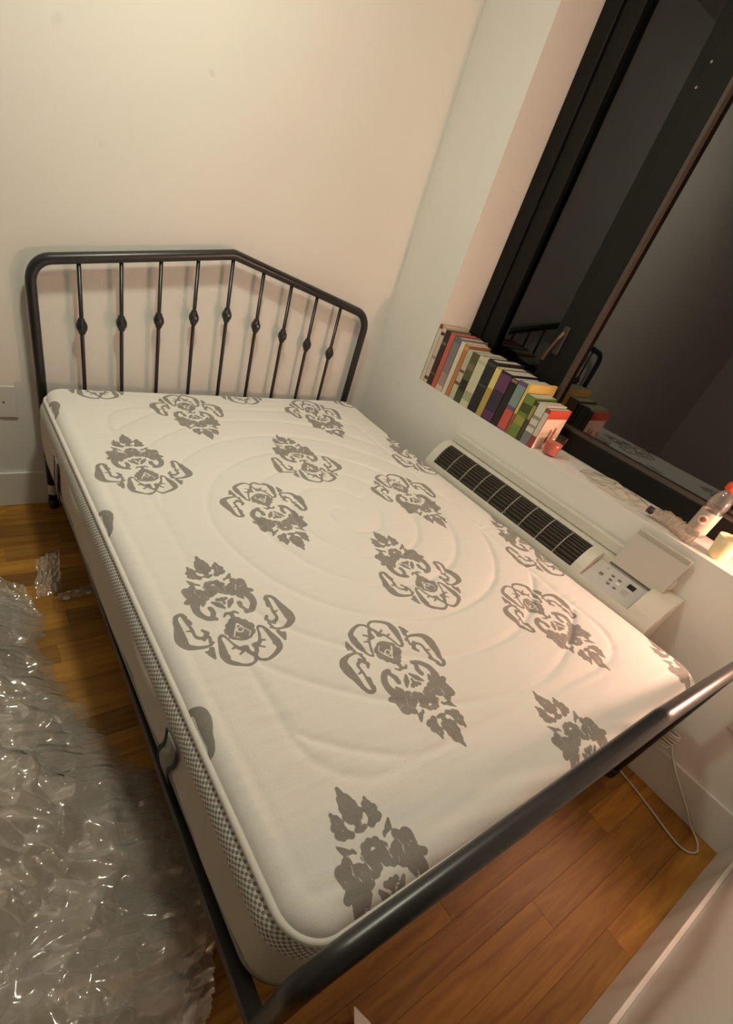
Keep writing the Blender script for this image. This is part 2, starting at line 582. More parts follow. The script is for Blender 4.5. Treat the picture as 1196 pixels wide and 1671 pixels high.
# ------------------------------------------------------------------ bed frame
W = 1.4768
bed = thing('bed_frame', 'dark metal bed frame with peaked spindle headboard and low footboard', 'bed frame', (0.74, -1.06, 0))
BT = Matrix.Translation((-0.74, 1.06, 0))
def bpart(name, bm, m=STEEL, smooth=True, parent=bed):
    bmesh.ops.transform(bm, matrix=BT, verts=bm.verts)
    return obj(name, bm, m, parent, smooth)
tri = lambda i: 1 - abs(i - 5) / 5
R_T = 0.0185
def board(xa, xb, yy, zend, rise, zlow, zendr, knobs, mid=W / 2):
    path = fillet([(xa, yy, 0.03), (xa, yy, zend), (mid, yy, zend + rise), (xb, yy, zendr), (xb, yy, 0.03)], [.085, .05, .085])
    bm = bmesh.new()
    tube(bm, path, R_T, 16)
    bpart('board_tube', bm)
    if knobs:
        bm = bmesh.new()
        tube(bm, [(xa, yy, zlow), (xb, yy, zlow)], .0125, 12)
        bpart('lower_rail', bm)
    else:
        bpart('lower_rail', boxes((xa, xb, yy - .003, yy + .003, zlow - .02, zlow + .005)), STEEL, False)
    for i in range(1, 10):
        xs = W * i / 10
        ztop = (zend + rise * (1 - (mid - xs) / (mid - xa)) if xs < mid else zendr + (zend + rise - zendr) * (1 - (xs - mid) / (xb - mid))) - .006
        bm = bmesh.new()
        tube(bm, [(xs, yy, zlow), (xs, yy, ztop)], .0078, 10)
        sp = bpart('spindle', bm)
        if not knobs:
            continue
        kz = knobs(i)
        bm = bmesh.new()
        lathe(bm, [(.0075, -.030), (.0125, -.026), (.0125, -.023), (.020, -.009), (.0215, 0), (.020, .009), (.0125, .023), (.0125, .026), (.0075, .030)], 14, (xs, yy, kz))
        bmesh.ops.transform(bm, matrix=BT, verts=bm.verts)
        obj('knob', bm, STEEL, sp, False)
    for xx in (xa, xb):
        bm = bmesh.new()
        lathe(bm, [(.0205, 0.0005), (.0215, .006), (.0215, .04), (.0188, .043)], 16, (xx, yy, 0))
        bpart('foot_cap', bm, BLACK)
board(-.012, W + .03, 0.0, 1.000, .139, .345, 1.0, lambda i: .776 + .137 * tri(i))
board(-.065, W + .075, -2.150, .684, .137, .27, .665, None, .74)
bm = bmesh.new()
lathe(bm, [(.0192, .075), (.0192, .125)], 16, (-.012, 0, 0), False, False)
bpart('sticker', bm, mat('paper_sticker', (0.62, 0.58, 0.5, 1), .6))
for xs, xe, s in ((-.006, -.050, 1), (W + .025, W + .065, -1)):
    bm = bmesh.new()
    v = []
    for (yy, xx) in ((-.015, xs), (-2.135, xe)):
        for (dx, dz) in ((-.012, .245), (-.008, .245), (-.008, .287), (-.012, .287)):
            v.append(bm.verts.new((xx + dx * s, yy, dz)))
        v.append(bm.verts.new((xx + .03 * s, yy, .249)))
        v.append(bm.verts.new((xx + .03 * s, yy, .245)))
    for a, b, c_, d in ((0, 1, 2, 3),):
        pass
    loopA = [v[0], v[5], v[4], v[1], v[2], v[3]]
    loopB = [v[6], v[11], v[10], v[7], v[8], v[9]]
    for k in range(6):
        bm.faces.new((loopA[k], loopA[(k + 1) % 6], loopB[(k + 1) % 6], loopB[k]))
    bm.faces.new(loopA)
    bm.faces.new(list(reversed(loopB)))
    bpart('side_rail', bm, STEEL, False)
for k in range(10):
    yy = -.14 - k * .205
    bm = boxes((-.02 - .0, W + .03, yy - .03, yy + .03, .2495, .264))
    bpart('slat', bm, STEEL, False)
for yy in (-.7, -1.4):
    bm = bmesh.new()
    tube(bm, [(.74, yy, 0.0), (.74, yy, .25)], .014, 12)
    bpart('middle_leg', bm)

# ------------------------------------------------------------------ mattress
MX0, MX1, MY0, MY1 = -.038, 1.536, -.012, -2.124
TI = .022                       # the top panel is set in from the sides
ZM = .552
mat_o = thing('mattress', 'white quilted mattress with grey damask print and beige side', 'mattress', ((MX0 + MX1) / 2, (MY0 + MY1) / 2, .268))
MT = Vector(mat_o.location)
RC = .095
HW, HL = (MX1 - MX0) / 2, (MY0 - MY1) / 2
def rrect(inset, n=14, step=.03):
    """rounded-rectangle outline around the mattress centre, as (x, y) pairs"""
    hw, hl, r = HW - inset, HL - inset, max(RC - inset, .01)
    out = []
    for cx, cy, a0 in ((hw - r, hl - r, 0), (-hw + r, hl - r, PI / 2), (-hw + r, -hl + r, PI), (hw - r, -hl + r, 1.5 * PI)):
        for k in range(n + 1):
            a = a0 + PI / 2 * k / n
            out.append((cx + r * math.cos(a), cy + r * math.sin(a)))
    res = []
    for i in range(len(out)):
        a, b = out[i], out[(i + 1) % len(out)]
        L = math.hypot(b[0] - a[0], b[1] - a[1])
        m_ = max(1, int(L / step))
        for k in range(m_):
            res.append((a[0] + (b[0] - a[0]) * k / m_, a[1] + (b[1] - a[1]) * k / m_))
    return res

def foot_shift(y_):
    """the plush top leans over the foot end"""
    t = np.clip((-np.asarray(y_, float) - (HL - .35)) / .35, 0, 1)
    return -.017 * t * t

# the woven damask figure as a distance field (millimetres, mirrored about its axis, leaf tip at +v)
ST = [
 [(0,-186,2.9),(6,-201,3.1),(24,-208,3.6),(50,-198,5),(68,-182,7),(69,-160,10),(64,-133,7),(59,-109,4.0),(49,-101,3.4),(43,-108,2.7)],
 [(3,-184,4.1),(11,-170,4.9),(11,-156,4.7),(25,-154,4.3),(31,-144,2.9),(38,-128,2.7),(43,-106,2.5)],
 [(9,-156,4.3),(32,-171,2.1)], [(66,-185,3.5),(59,-166,1.7)], [(30,-146,3.2),(44,-150,1.8)],
 [(77,-115,2.9),(92,-124,3.3),(119,-121,5),(139,-110,9),(145,-92,13.5),(143,-69,12.5),(139,-45,8.5),(137,-23,6),(130,-8,4.8),(116,-5,3.7),(109,-16,3.6)],
 [(84,-115,2.8),(80,-97,3.7),(96,-96,4.1),(110,-87,3.6),(110,-63,3.2),(114,-36,3.0),(116,-11,3.3)],
 [(95,-101,4.5),(80,-83,5.2),(88,-71,3.1)], [(108,-40,6),(112,-26,6)], [(112,-66,3),(124,-62,1.5)],
 [(93,-164,3.3),(95,-149,8.5),(89,-134,5.5)], [(95,-149,5),(104,-141,3)],
 [(0,-60,5.9),(0,-42,4.7)], [(0,-38,4.7),(11,-34,3.5),(19,-42,2.4)],
 [(42,-43,6.5),(58,-38,7.5),(72,-22,8.2),(77,-2,9.2),(72,19,11.5),(58,37,11)],
 [(46,-34,5.5),(38,-18,6.5),(40,-4,7)], [(56,8,3),(50,22,7)],
 [(6,-14,2.9),(17,3,7.5),(28,17,2.9)], [(0,14,4.5),(12,21,5)], [(0,2,3),(0,22,4)],
 [(40,40,13),(46,58,15)], [(67,44,11),(89,32,7)], [(77,52,9),(76,72,13)], [(60,66,12),(58,82,9)], [(32,51,14),(20,44,8)],
 [(0,66,11),(0,66,11)], [(20,62,9),(20,62,9)], [(22,76,9),(22,76,9)], [(12,88,9),(12,88,9)], [(0,92,8),(0,92,8)], [(10,50,8),(10,50,8)], [(14,70,12),(14,70,12)],
 [(41,93,2.6),(52,99,6.5),(61,112,1.9)], [(34,88,2),(38,94,3)],
 [(0,117,4),(10,120,4)],
 [(0,130,7),(0,150,10)], [(10,142,8),(13,150,9)], [(10,158,9),(11,166,9)], [(8,176,8),(7,184,7)], [(0,166,9),(0,192,7)], [(0,192,7),(0,206,3)],
 [(24,118,7),(34,126,9)], [(40,122,7),(47,127,7)], [(38,138,10),(46,142,8)], [(34,132,9),(38,154,8)], [(38,154,6),(40,167,3)], [(30,146,6),(32,158,4)],
]
P6 = [(0,-136),(14,-132),(20,-126),(30,-120),(35,-112),(33,-104),(40,-97),(38,-86),(30,-80),(28,-70),(18,-66),(14,-58),(0,-52)]
ST = [catmull(q, 4) if len(q) > 3 else q for q in ST]
GAPS = [(24,50,27,86,.9), (27,70,40,74,.8), (50,44,58,62,.9), (58,62,52,76,.8), (66,54,84,60,.8), (30,36,38,50,.8), (0,140,0,196,.5), (34,130,39,156,.5)]
def motif_sdf(u, v):
    u = np.abs(u)
    d = np.full(u.shape, 1e3)
    for s in ST:
        for (x0, y0, r0), (x1, y1, r1) in zip(s, s[1:]):
            ex, ey = x1 - x0, y1 - y0
            L2 = ex * ex + ey * ey
            t = np.clip(((u - x0) * ex + (v - y0) * ey) / L2, 0, 1) if L2 > 1e-6 else 0.0
            d = np.minimum(d, np.hypot(u - x0 - t * ex, v - y0 - t * ey) - (r0 + (r1 - r0) * t))
    inside = np.zeros(u.shape, bool)
    dp = np.full(u.shape, 1e3)
    pts = P6 + [(-1, -52), (-1, -136)]
    n = len(pts)
    for i in range(n):
        (x0, y0), (x1, y1) = pts[i], pts[(i + 1) % n]
        ex, ey = x1 - x0, y1 - y0
        t = np.clip(((u - x0) * ex + (v - y0) * ey) / (ex * ex + ey * ey), 0, 1)
        if not (x0 < 0 and x1 < 0):
            dp = np.minimum(dp, np.hypot(u - x0 - t * ex, v - y0 - t * ey))
        cond = (y0 > v) != (y1 > v)
        with np.errstate(divide='ignore', invalid='ignore'):
            xi = x0 + (v - y0) * ex / (ey if abs(ey) > 1e-9 else 1e-9)
        inside ^= cond & (u < xi)
    dp = np.where(inside, -dp, dp)
    def seg(x0, y0, x1, y1, r):
        ex, ey = x1 - x0, y1 - y0
        t = np.clip(((u - x0) * ex + (v - y0) * ey) / (ex * ex + ey * ey), 0, 1)
        return np.hypot(u - x0 - t * ex, v - y0 - t * ey) - r
    for c_ in (seg(0, -76, 22, -112, 2.8), seg(22, -112, 12, -124, 2.2), np.abs(np.hypot(u, v + 98) - 7.5) - 2.6):
        dp = np.maximum(dp, -c_)
    for x0, y0, x1, y1, r in GAPS:
        d = np.maximum(d, -(seg(x0, y0, x1, y1, r) - .9))
    return np.minimum(d, dp) - .9

NX, NY = 470, 620
HWs, HLs, RCs = HW, HL, RC
HW, HL, RC = HW - TI, HL - TI, RC - TI
sy = np.linspace(-1, 1, NY) * HL
sx = np.linspace(-1, 1, NX)
Yl = np.repeat(sy[:, None], NX, 1)
over = np.clip(np.abs(Yl) - (HL - RC), 0, RC)
hw_y = HW - RC + np.sqrt(np.maximum(RC * RC - over * over, 0))
Xl = sx[None, :] * hw_y
qx, qy = np.abs(Xl) - (HW - RC), np.abs(Yl) - (HL - RC)
din = -(np.hypot(np.maximum(qx, 0), np.maximum(qy, 0)) + np.minimum(np.maximum(qx, qy), 0) - RC)   # distance inside the outline
Yl = Yl + np.interp(-Yl, [HL - .35, HL], [0, 1]) ** 2 * -.017
Xw, Yw = Xl + MT.x, Yl + MT.y
ED = .04
e = np.clip(1 - din / ED, 0, 1)
Z = ZM + .022 + .010 * np.exp(-((Yw + .02) / .22) ** 2) - .032 * (1 - np.sqrt(np.maximum(1 - e * e, 0)))
# quilting: a spiral of stitched grooves inside a rounded border line
cx, cy = .80, -1.06
warp = .02 * perlin(Xw * 2.3, Yw * 2.3, 5)
rr = np.hypot(Xw - cx, Yw - cy) + warp
th = np.arctan2(Yw - cy, Xw - cx)
PER = .145
ph = (rr / PER - th / (2 * np.pi))
dg = np.abs(ph - np.round(ph)) * PER
BI = .165
rb = .16
bqx, bqy = np.abs(Xl) - (HW - BI - rb), np.abs(Yl) - (HL - BI - rb)
db = np.hypot(np.maximum(bqx, 0), np.maximum(bqy, 0)) + np.minimum(np.maximum(bqx, bqy), 0) - rb     # <0 inside border
inside = np.clip(-db / .03, 0, 1)
groove = np.exp(-(dg / .011) ** 2) * inside
gborder = np.exp(-(db / .013) ** 2)
gb2 = np.exp(-((din - .055) / .012) ** 2) * .35
side = np.clip((Xw - .2) / 1.2, 0, 1)
amp = .0026 + .0040 * side
Z = Z - amp * np.maximum(groove, .8 * gborder) - .003 * gb2
puff = np.sin(np.clip(dg / PER * 2, 0, 1) * np.pi / 2) * inside
Z = Z + .0022 * puff
wr = perlin(Xw * 6 + 3, Yw * 34, 11) + .6 * perlin(Xw * 11, Yw * 60, 12)
wr2 = perlin(Xw * 9 + 7, Yw * 9, 13)
fade = np.clip(din / .03, 0, 1)
near = .5 + .9 * np.exp(-(dg / .05) ** 2) + .9 * np.exp(-(db / .06) ** 2)
Z = Z + fade * (.0013 * wr * near + .0012 * wr2)
Z = Z - .010 * np.exp(-(((Xw - 1.22) / .22) ** 2 + ((Yw + 1.62) / .25) ** 2))

sdf = np.full(Xw.shape, 60.0)
for kx in range(-1, 3):
    for ky in range(-1, 4):
        for kind, bx, by in (('B', .515 + .656 * kx, -1.76 + .74 * ky), ('A', .178 + .655 * kx, -2.12 + .74 * ky)):
            if kind == 'A' and ky == 3:
                by -= .035
            m_ = (np.abs(Xw - bx) < .19) & (np.abs(Yw - by) < .24)
            if not m_.any():
                continue
            u = (Xw[m_] - bx) * 1000
            v = (Yw[m_] - by) * 1000 * (-1 if kind == 'B' else 1)
            wob = 1.2 * perlin(Xw[m_] * 60, Yw[m_] * 60, 21)
            sdf[m_] = np.minimum(sdf[m_], motif_sdf(u, v * 1.03) + wob)

HW, HL, RC = HWs, HLs, RCs

def fabric_material():
    m = bpy.data.materials.new('damask_fabric')
    m.use_nodes = True
    nt = m.node_tree
    b = nt.nodes['Principled BSDF']
    b.inputs['Roughness'].default_value = 0.85
    b.inputs['Specular IOR Level'].default_value = 0.2
    b.inputs['Sheen Weight'].default_value = 0.15
    at = nt.nodes.new('ShaderNodeAttribute')
    at.attribute_name = 'figure'
    tc = nt.nodes.new('ShaderNodeTexCoord')
    n = nt.nodes.new('ShaderNodeTexNoise')
    n.inputs['Scale'].default_value = 420
    n.inputs['Detail'].default_value = 2
    mp = nt.nodes.new('ShaderNodeMapping')
    mp.inputs['Scale'].default_value = (0.5, 1.0, 1.0)
    nt.links.new(tc.outputs['Object'], mp.inputs['Vector'])
    nt.links.new(mp.outputs[0], n.inputs['Vector'])
    mr = nt.nodes.new('ShaderNodeMapRange')
    mr.inputs['From Min'].default_value = -0.6
    mr.inputs['From Max'].default_value = 0.6
    mr.inputs['To Min'].default_value = 1
    mr.inputs['To Max'].default_value = 0
    nt.links.new(at.outputs['Fac'], mr.inputs['Value'])
    grey = nt.nodes.new('ShaderNodeMixRGB')
    grey.inputs[1].default_value = (0.22, 0.21, 0.195, 1)
    grey.inputs[2].default_value = (0.36, 0.345, 0.32, 1)
    nt.links.new(n.outputs['Fac'], grey.inputs[0])
    mx = nt.nodes.new('ShaderNodeMixRGB')
    mx.inputs[1].default_value = (0.83, 0.825, 0.80, 1)
    nt.links.new(mr.outputs[0], mx.inputs[0])
    nt.links.new(grey.outputs[0], mx.inputs[2])
    nt.links.new(mx.outputs[0], b.inputs['Base Color'])
    n3 = nt.nodes.new('ShaderNodeTexNoise')
    n3.inputs['Scale'].default_value = 160
    n3.inputs['Detail'].default_value = 3
    nt.links.new(tc.outputs['Object'], n3.inputs['Vector'])
    bp = nt.nodes.new('ShaderNodeBump')
    bp.inputs['Strength'].default_value = 0.35
    bp.inputs['Distance'].default_value = 0.0015
    nt.links.new(n3.outputs['Fac'], bp.inputs['Height'])
    nt.links.new(bp.outputs['Normal'], b.inputs['Normal'])
    return m
me = grid_mesh('top_panel', Xl, Yl, Z - MT.z)
att = me.attributes.new('figure', 'FLOAT', 'POINT')
att.data.foreach_set('value', sdf.astype(np.float32).ravel())
tp = obj('top_panel', me, fabric_material(), mat_o)

def mesh_band_material(name, dark, light, sc, thr=0.42):
    """net border: pale diamonds on grey, laid out by the band's own length and height"""
    m = bpy.data.materials.new(name)
    m.use_nodes = True
    nt = m.node_tree
    b = nt.nodes['Principled BSDF']
    b.inputs['Roughness'].default_value = 0.7
    uv = nt.nodes.new('ShaderNodeUVMap')
    vo = nt.nodes.new('ShaderNodeTexVoronoi')
    vo.inputs['Randomness'].default_value = 0.0
    vo.distance = 'MANHATTAN'
    rot = nt.nodes.new('ShaderNodeMapping')
    rot.inputs['Rotation'].default_value = (0, 0, PI / 4)
    rot.inputs['Scale'].default_value = (sc[0], sc[1], 1)
    nt.links.new(uv.outputs[0], rot.inputs['Vector'])
    nt.links.new(rot.outputs[0], vo.inputs['Vector'])
    vo.inputs['Scale'].default_value = 1.0
    mr = nt.nodes.new('ShaderNodeMapRange')
    mr.inputs['From Min'].default_value = thr - .06
    mr.inputs['From Max'].default_value = thr + .06
    nt.links.new(vo.outputs['Distance'], mr.inputs['Value'])
    mx = nt.nodes.new('ShaderNodeMixRGB')
    mx.inputs[1].default_value = (*light, 1)
    mx.inputs[2].default_value = (*dark, 1)
    nt.links.new(mr.outputs[0], mx.inputs[0])
    nt.links.new(mx.outputs[0], b.inputs['Base Color'])
    bp = nt.nodes.new('ShaderNodeBump')
    bp.inputs['Strength'].default_value = 0.5
    bp.inputs['Distance'].default_value = 0.002
    bp.invert = True
    nt.links.new(mr.outputs[0], bp.inputs['Height'])
    nt.links.new(bp.outputs['Normal'], b.inputs['Normal'])
    return m

def wrap_band(name, levels, m, smooth=True, wob=0.0):
    """closed band around the mattress; levels = [(z, inset)]"""
    base = rrect(0.0, n=12, step=.03)
    rings = []
    bm = bmesh.new()
    uvl = bm.loops.layers.uv.new('UVMap')
    N = len(base)
    acc = [0.0]
    for i in range(N):
        a, b = base[i], base[(i + 1) % N]
        acc.append(acc[-1] + math.hypot(b[0] - a[0], b[1] - a[1]))
    for li, (z, ins) in enumerate(levels):
        ring = []
        for i, (x, y_) in enumerate(base):
            a, b = base[i - 1], base[(i + 1) % N]
            t = Vector((b[0] - a[0], b[1] - a[1], 0)).normalized()
            nx_, ny_ = t.y, -t.x
            bulge = 0.0
            if wob and 0 < li < len(levels) - 1:
                bulge = wob * (0.5 * math.sin(acc[i] * 17) + 0.5 * math.sin(acc[i] * 7.3 + 1.3 + z * 20) - .75 * abs(math.cos(acc[i] * PI / .24)) ** 14)
            ring.append(bm.verts.new((x + nx_ * (bulge - ins), y_ + ny_ * (bulge - ins) + (float(foot_shift(y_)) * max(ins, 0) / .02 if z > .49 else 0), z - MT.z)))
        rings.append(ring)
    for li in range(len(rings) - 1):
        A, B = rings[li], rings[li + 1]
        for k in range(N):
            f = bm.faces.new((A[k], B[k], B[(k + 1) % N], A[(k + 1) % N]))
            uvs = [(acc[k], levels[li][0]), (acc[k], levels[li + 1][0]), (acc[k + 1], levels[li + 1][0]), (acc[k + 1], levels[li][0])]
            for lp, uv in zip(f.loops, uvs):
                lp[uvl].uv = uv
    return obj(name, bm, m, mat_o, smooth)

NET = mesh_band_material('net_border', (0.27, 0.275, 0.265), (0.82, 0.81, 0.76), (112, 112), .52)
NET2 = mesh_band_material('net_border_low', (0.10, 0.10, 0.10), (0.5, 0.49, 0.46), (220, 220), .3)
SIDE = mat('beige_side_fabric', (0.60, 0.545, 0.465, 1), .85, bump=(260, .4), var=(6, .05))
wrap_band('net_border', [(.540, .019), (.533, .008), (.520, .001), (.505, -.003), (.496, -.004)], NET)
wrap_band('side_panel', [(.496, -.002), (.485, -.006), (.45, -.009), (.40, -.009), (.35, -.006), (.315, -.001), (.300, .006)], SIDE, True, .004)
wrap_band('lower_border', [(.300, .005), (.292, .001), (.280, .002), (.268, .010)], NET2)
pip = mat('white_piping', (0.80, 0.79, 0.75, 1), .75, bump=(400, .3))
for z, r_, ins in ((.546, .008, .020), (.300, .005, .004)):
    bm = bmesh.new()
    tube(bm, [(a, b + (float(foot_shift(b)) if z > .4 else 0), z - MT.z) for a, b in rrect(ins)], r_, 8, closed=True)
    obj('piping', bm, pip if z > .4 else mat('grey_piping', (0.34, 0.33, 0.31, 1), .75), mat_o, True)
bm = bmesh.new()
bm.faces.new([bm.verts.new((a, b, .2685 - MT.z)) for a, b in rrect(.012)])
obj('bottom_panel', bm, mat('ticking', (0.5, 0.48, 0.44, 1), .9), mat_o)
# curved woven handles sewn to the long sides
HSTRAP = mat('handle_webbing', (0.30, 0.29, 0.27, 1), .8, bump=(500, .5), var=(220, .35))
HDARK = mat('handle_edge', (0.025, 0.026, 0.03, 1), .7)
for yc in (-.455, -1.655):
    for sgn in (-1, 1):
        def strap(name, off, hwid, th, m, par):
            bm = bmesh.new()
            L = []
            for k in range(17):
                t = k / 16
                z = .490 - .172 * t
                yy = yc + .028 * t - .009 * math.sin(t * 2 * PI) + off
                xo = (HW + .0105 + th + .003 * math.sin(t * PI)) * sgn
                L.append((bm.verts.new((xo, yy - hwid * (1 - .3 * abs(2 * t - 1)) - MT.y, z - MT.z)), bm.verts.new((xo, yy + hwid * (1 - .3 * abs(2 * t - 1)) - MT.y, z - MT.z)),
                          bm.verts.new((xo - .003 * sgn, yy + hwid * (1 - .3 * abs(2 * t - 1)) - MT.y, z - MT.z)), bm.verts.new((xo - .003 * sgn, yy - hwid * (1 - .3 * abs(2 * t - 1)) - MT.y, z - MT.z))))
            for A, B in zip(L, L[1:]):
                for q in range(4):
                    bm.faces.new((A[q], A[(q + 1) % 4], B[(q + 1) % 4], B[q]))
            bm.faces.new(L[0])
            bm.faces.new(list(reversed(L[-1])))
            return obj(name, bm, m, par, True)
        h = strap('side_handle', 0, .030, .002, HSTRAP, mat_o)
        strap('handle_edge', .030, .006, .003, HDARK, h)
        strap('handle_edge', -.030, .006, .003, HDARK, h)

# ------------------------------------------------------------------ air conditioner under the window
ac = thing('wall_air_conditioner', 'pale through-wall air conditioner under the sill beside the mattress', 'air conditioner', (XR, -1.30, .16))
AT = Matrix.Translation((-XR, 1.30, -.16))
def apart(name, bm, m, smooth=False, parent=ac):
    bmesh.ops.transform(bm, matrix=AT, verts=bm.verts)
    return obj(name, bm, m, parent, smooth)
AY0, AY1 = -.690, -1.900
GY0, GY1 = -.735, -1.555
XFA, XFB = 1.548, 1.632
def top_curve(t):
    """upper face of the unit from its front lip (t=0) to the wall flange (t=1)"""
    x = XFA + (XFB - XFA) * t
    z = .580 + .084 * math.sin(t * PI / 2) ** .9
    return x, z
cur = [top_curve(k / 8) for k in range(9)]
front = [(1.5405, .17), (1.5405, .558), (1.543, .570)]
back = [(1.66, .671), (XR - .001, .672), (XR - .001, .165), (1.56, .165)]
# body: end blocks, lip below grille and flange behind it
bm = bmesh.new()
full = front + cur + back
prism(bm, full, AY1, GY1 - .255)
prism(bm, full, GY0, AY0)
prism(bm, full, GY1 - .045, GY1)
deep = [(x + .004, z - .034) for x, z in cur]
prism(bm, front + [cur[0]] + deep[1:-1] + [cur[-1]] + back, GY1, GY0)
flat = [top_curve(0), (XFB - .002, cur[-1][1] - .018)]
prism(bm, front + [(XFA, .580), (XFA + .004, .572), (XFB, .640)] + [(XFB + .001, .664)] + back, GY1 - .255, GY1 - .045)
apart('case', bm, AC_W)
bm = bmesh.new()
box(bm, 1.655, XR - .001, -1.845, AY0 - .01, .672, .716, bevel=.006)
apart('wall_flange', bm, AC_W)
# grille: dark bed, long louvers, ribs across
bm = bmesh.new()
pb = [(x + .002, z - .0325) for x, z in cur[1:-1]]
prism(bm, pb + [(x, z - .0015) for x, z in reversed(pb)], GY1 + .001, GY0 - .001)
apart('grille_bed', bm, AC_D)
for k in range(9):
    t = (k + .65) / 9.4
    x, z = top_curve(t)
    bm = bmesh.new()
    box(bm, -.0012, .0012, GY1 + .001, GY0 - .001, -.02, -.001)
    bmesh.ops.transform(bm, matrix=Matrix.Translation((x, 0, z)) @ Matrix.Rotation(-.35, 4, 'Y'), verts=bm.verts)
    apart('louver', bm, AC_L)
for k in range(1, 9):
    yy = GY0 + (GY1 - GY0) * k / 9
    bm = bmesh.new()
    pr_ = [(x, z) for x, z in cur] + [(x + .003, z - .012) for x, z in reversed(cur)]
    prism(bm, pr_, yy - .0022, yy + .0022)
    apart('rib', bm, mat('ac_rib', (0.28, 0.26, 0.22, 1), .5))
# control panel in its recess
PY0, PY1 = GY1 - .052, GY1 - .250
def on_panel(s, t, h=0.0):
    x = XFA + .006 + (XFB - XFA - .008) * t
    z = .5735 + .0665 * t
    return Vector((x - h * .62, PY0 + (PY1 - PY0) * s, z + h * .78))
def panel_box(s0, s1, t0, t1, h0, h1):
    bm = bmesh.new()
    lo = [bm.verts.new(on_panel(s, t, h0)) for s, t in ((s0, t0), (s1, t0), (s1, t1), (s0, t1))]
    hi = [bm.verts.new(on_panel(s, t, h1)) for s, t in ((s0, t0), (s1, t0), (s1, t1), (s0, t1))]
    for k in range(4):
        bm.faces.new((lo[k], lo[(k + 1) % 4], hi[(k + 1) % 4], hi[k]))
    bm.faces.new(list(reversed(lo)))
    bm.faces.new(hi)
    return bm
cp = apart('control_panel', panel_box(.0, 1.0, .0, .97, -.002, .003), AC_G)
BTN = mat('panel_button', (0.17, 0.16, 0.15, 1), .5)
for s, t, w_, h_ in ((.22, .52, .035, .05), (.40, .70, .03, .035), (.42, .53, .03, .035), (.44, .36, .03, .035), (.54, .70, .03, .035), (.58, .36, .03, .035)):
    bm = panel_box(s - w_, s + w_, t - h_, t + h_, .003, .0055)
    bmesh.ops.transform(bm, matrix=AT, verts=bm.verts)
    obj('button', bm, BTN, cp)
bm = panel_box(.53, .60, .50, .60, .003, .0055)
bmesh.ops.transform(bm, matrix=AT, verts=bm.verts)
obj('button', bm, mat('panel_button_white', (0.8, 0.8, 0.76, 1), .4), cp)
bm = panel_box(.70, .84, .66, .84, .003, .005)
bmesh.ops.transform(bm, matrix=AT, verts=bm.verts)
obj('display', bm, mat('panel_display', (0.012, 0.008, 0.012, 1), .2), cp)
bm = panel_box(.22, .235, .80, .86, .003, .0045)
bmesh.ops.transform(bm, matrix=AT, verts=bm.verts)
obj('indicator', bm, BTN, cp)
for t in (.36, .44, .52):
    bm = panel_box(.70, .82, t - .012, t + .012, .003, .0036)
    bmesh.ops.transform(bm, matrix=AT, verts=bm.verts)
    obj('printed_line', bm, mat('panel_print', (0.30, 0.28, 0.28, 1), .5), cp)
# open lid leaning up over the flange
bm = bmesh.new()
lt = [(1.629, -1.640, .652), (1.629, -1.842, .652), (1.659, -1.842, .802), (1.659, -1.640, .802)]
nrm = Vector((-.15, 0, .03)).normalized()
a = [bm.verts.new(Vector(p)) for p in lt]
b = [bm.verts.new(Vector(p) - nrm * .007) for p in lt]
for k in range(4):
    bm.faces.new((a[k], a[(k + 1) % 4], b[(k + 1) % 4], b[k]))
bm.faces.new(a)
bm.faces.new(list(reversed(b)))
bmesh.ops.bevel(bm, geom=list(bm.edges), offset=.002, segments=2, affect='EDGES')
lid = apart('lid', bm, mat('ac_lid', (0.56, 0.55, 0.50, 1), .4))
bm = bmesh.new()
tube(bm, [(1.630, -1.640, .650), (1.630, -1.842, .650)], .0035, 8)
bmesh.ops.transform(bm, matrix=AT, verts=bm.verts)
obj('hinge', bm, mat('hinge_dark', (0.10, 0.10, 0.09, 1), .5), lid)
bm = boxes((1.6535, 1.6585, -1.838, -1.644, .785, .800))
bmesh.ops.transform(bm, matrix=AT, verts=bm.verts)
obj('rim', bm, mat('ac_lid_rim', (0.42, 0.41, 0.36, 1), .4), lid)

# ------------------------------------------------------------------ books on the sill
PAGES = mat('book_pages', (0.66, 0.62, 0.52, 1), .9, bump=(600, .3))
XS = XR + .003
def soften(c):
    g = sum(c[:3]) / 3
    return tuple(v * .82 + g * .18 for v in c[:3]) + (1,)

def book(y0, y1, h, depth, col, label, bands=(), lean=0.0, hard=False, xo=0.0, rough=.5):
    """spine faces the room; y0 is the side nearer the headboard wall; bands = (z0, z1, colour) fractions of the spine"""
    name = 'book'
    th = y0 - y1 - .001
    root = thing(name, label, 'book', (XS + xo, (y0 + y1) / 2, SILL + .0006), 'books in the row on the window sill')
    root.rotation_euler = (lean, 0, 0)
    col = soften(col)
    cv = mat('cover_%d' % len(MATS), col, rough)
    t = .0016 if not hard else .0026
    ov = 0.0 if not hard else .003
    bm = bmesh.new()
    box(bm, 0, t, -th / 2, th / 2, 0, h)
    box(bm, t, depth, -th / 2, -th / 2 + t, 0, h)
    box(bm, t, depth, th / 2 - t, th / 2, 0, h)
    obj('cover', bm, cv, root)
    bm = boxes((t, depth - ov - .001, -th / 2 + t, th / 2 - t, ov + .0004, h - ov - .0008))
    obj('pages', bm, PAGES, root)
    for (z0, z1, c) in bands:
        bm = boxes((-.0005, .0002, -th / 2 + .0005, th / 2 - .0005, z0 * h, z1 * h))
        obj('spine_band', bm, mat('band_%d' % len(MATS), soften(c), .5), root)
    return root
s_ = srgb
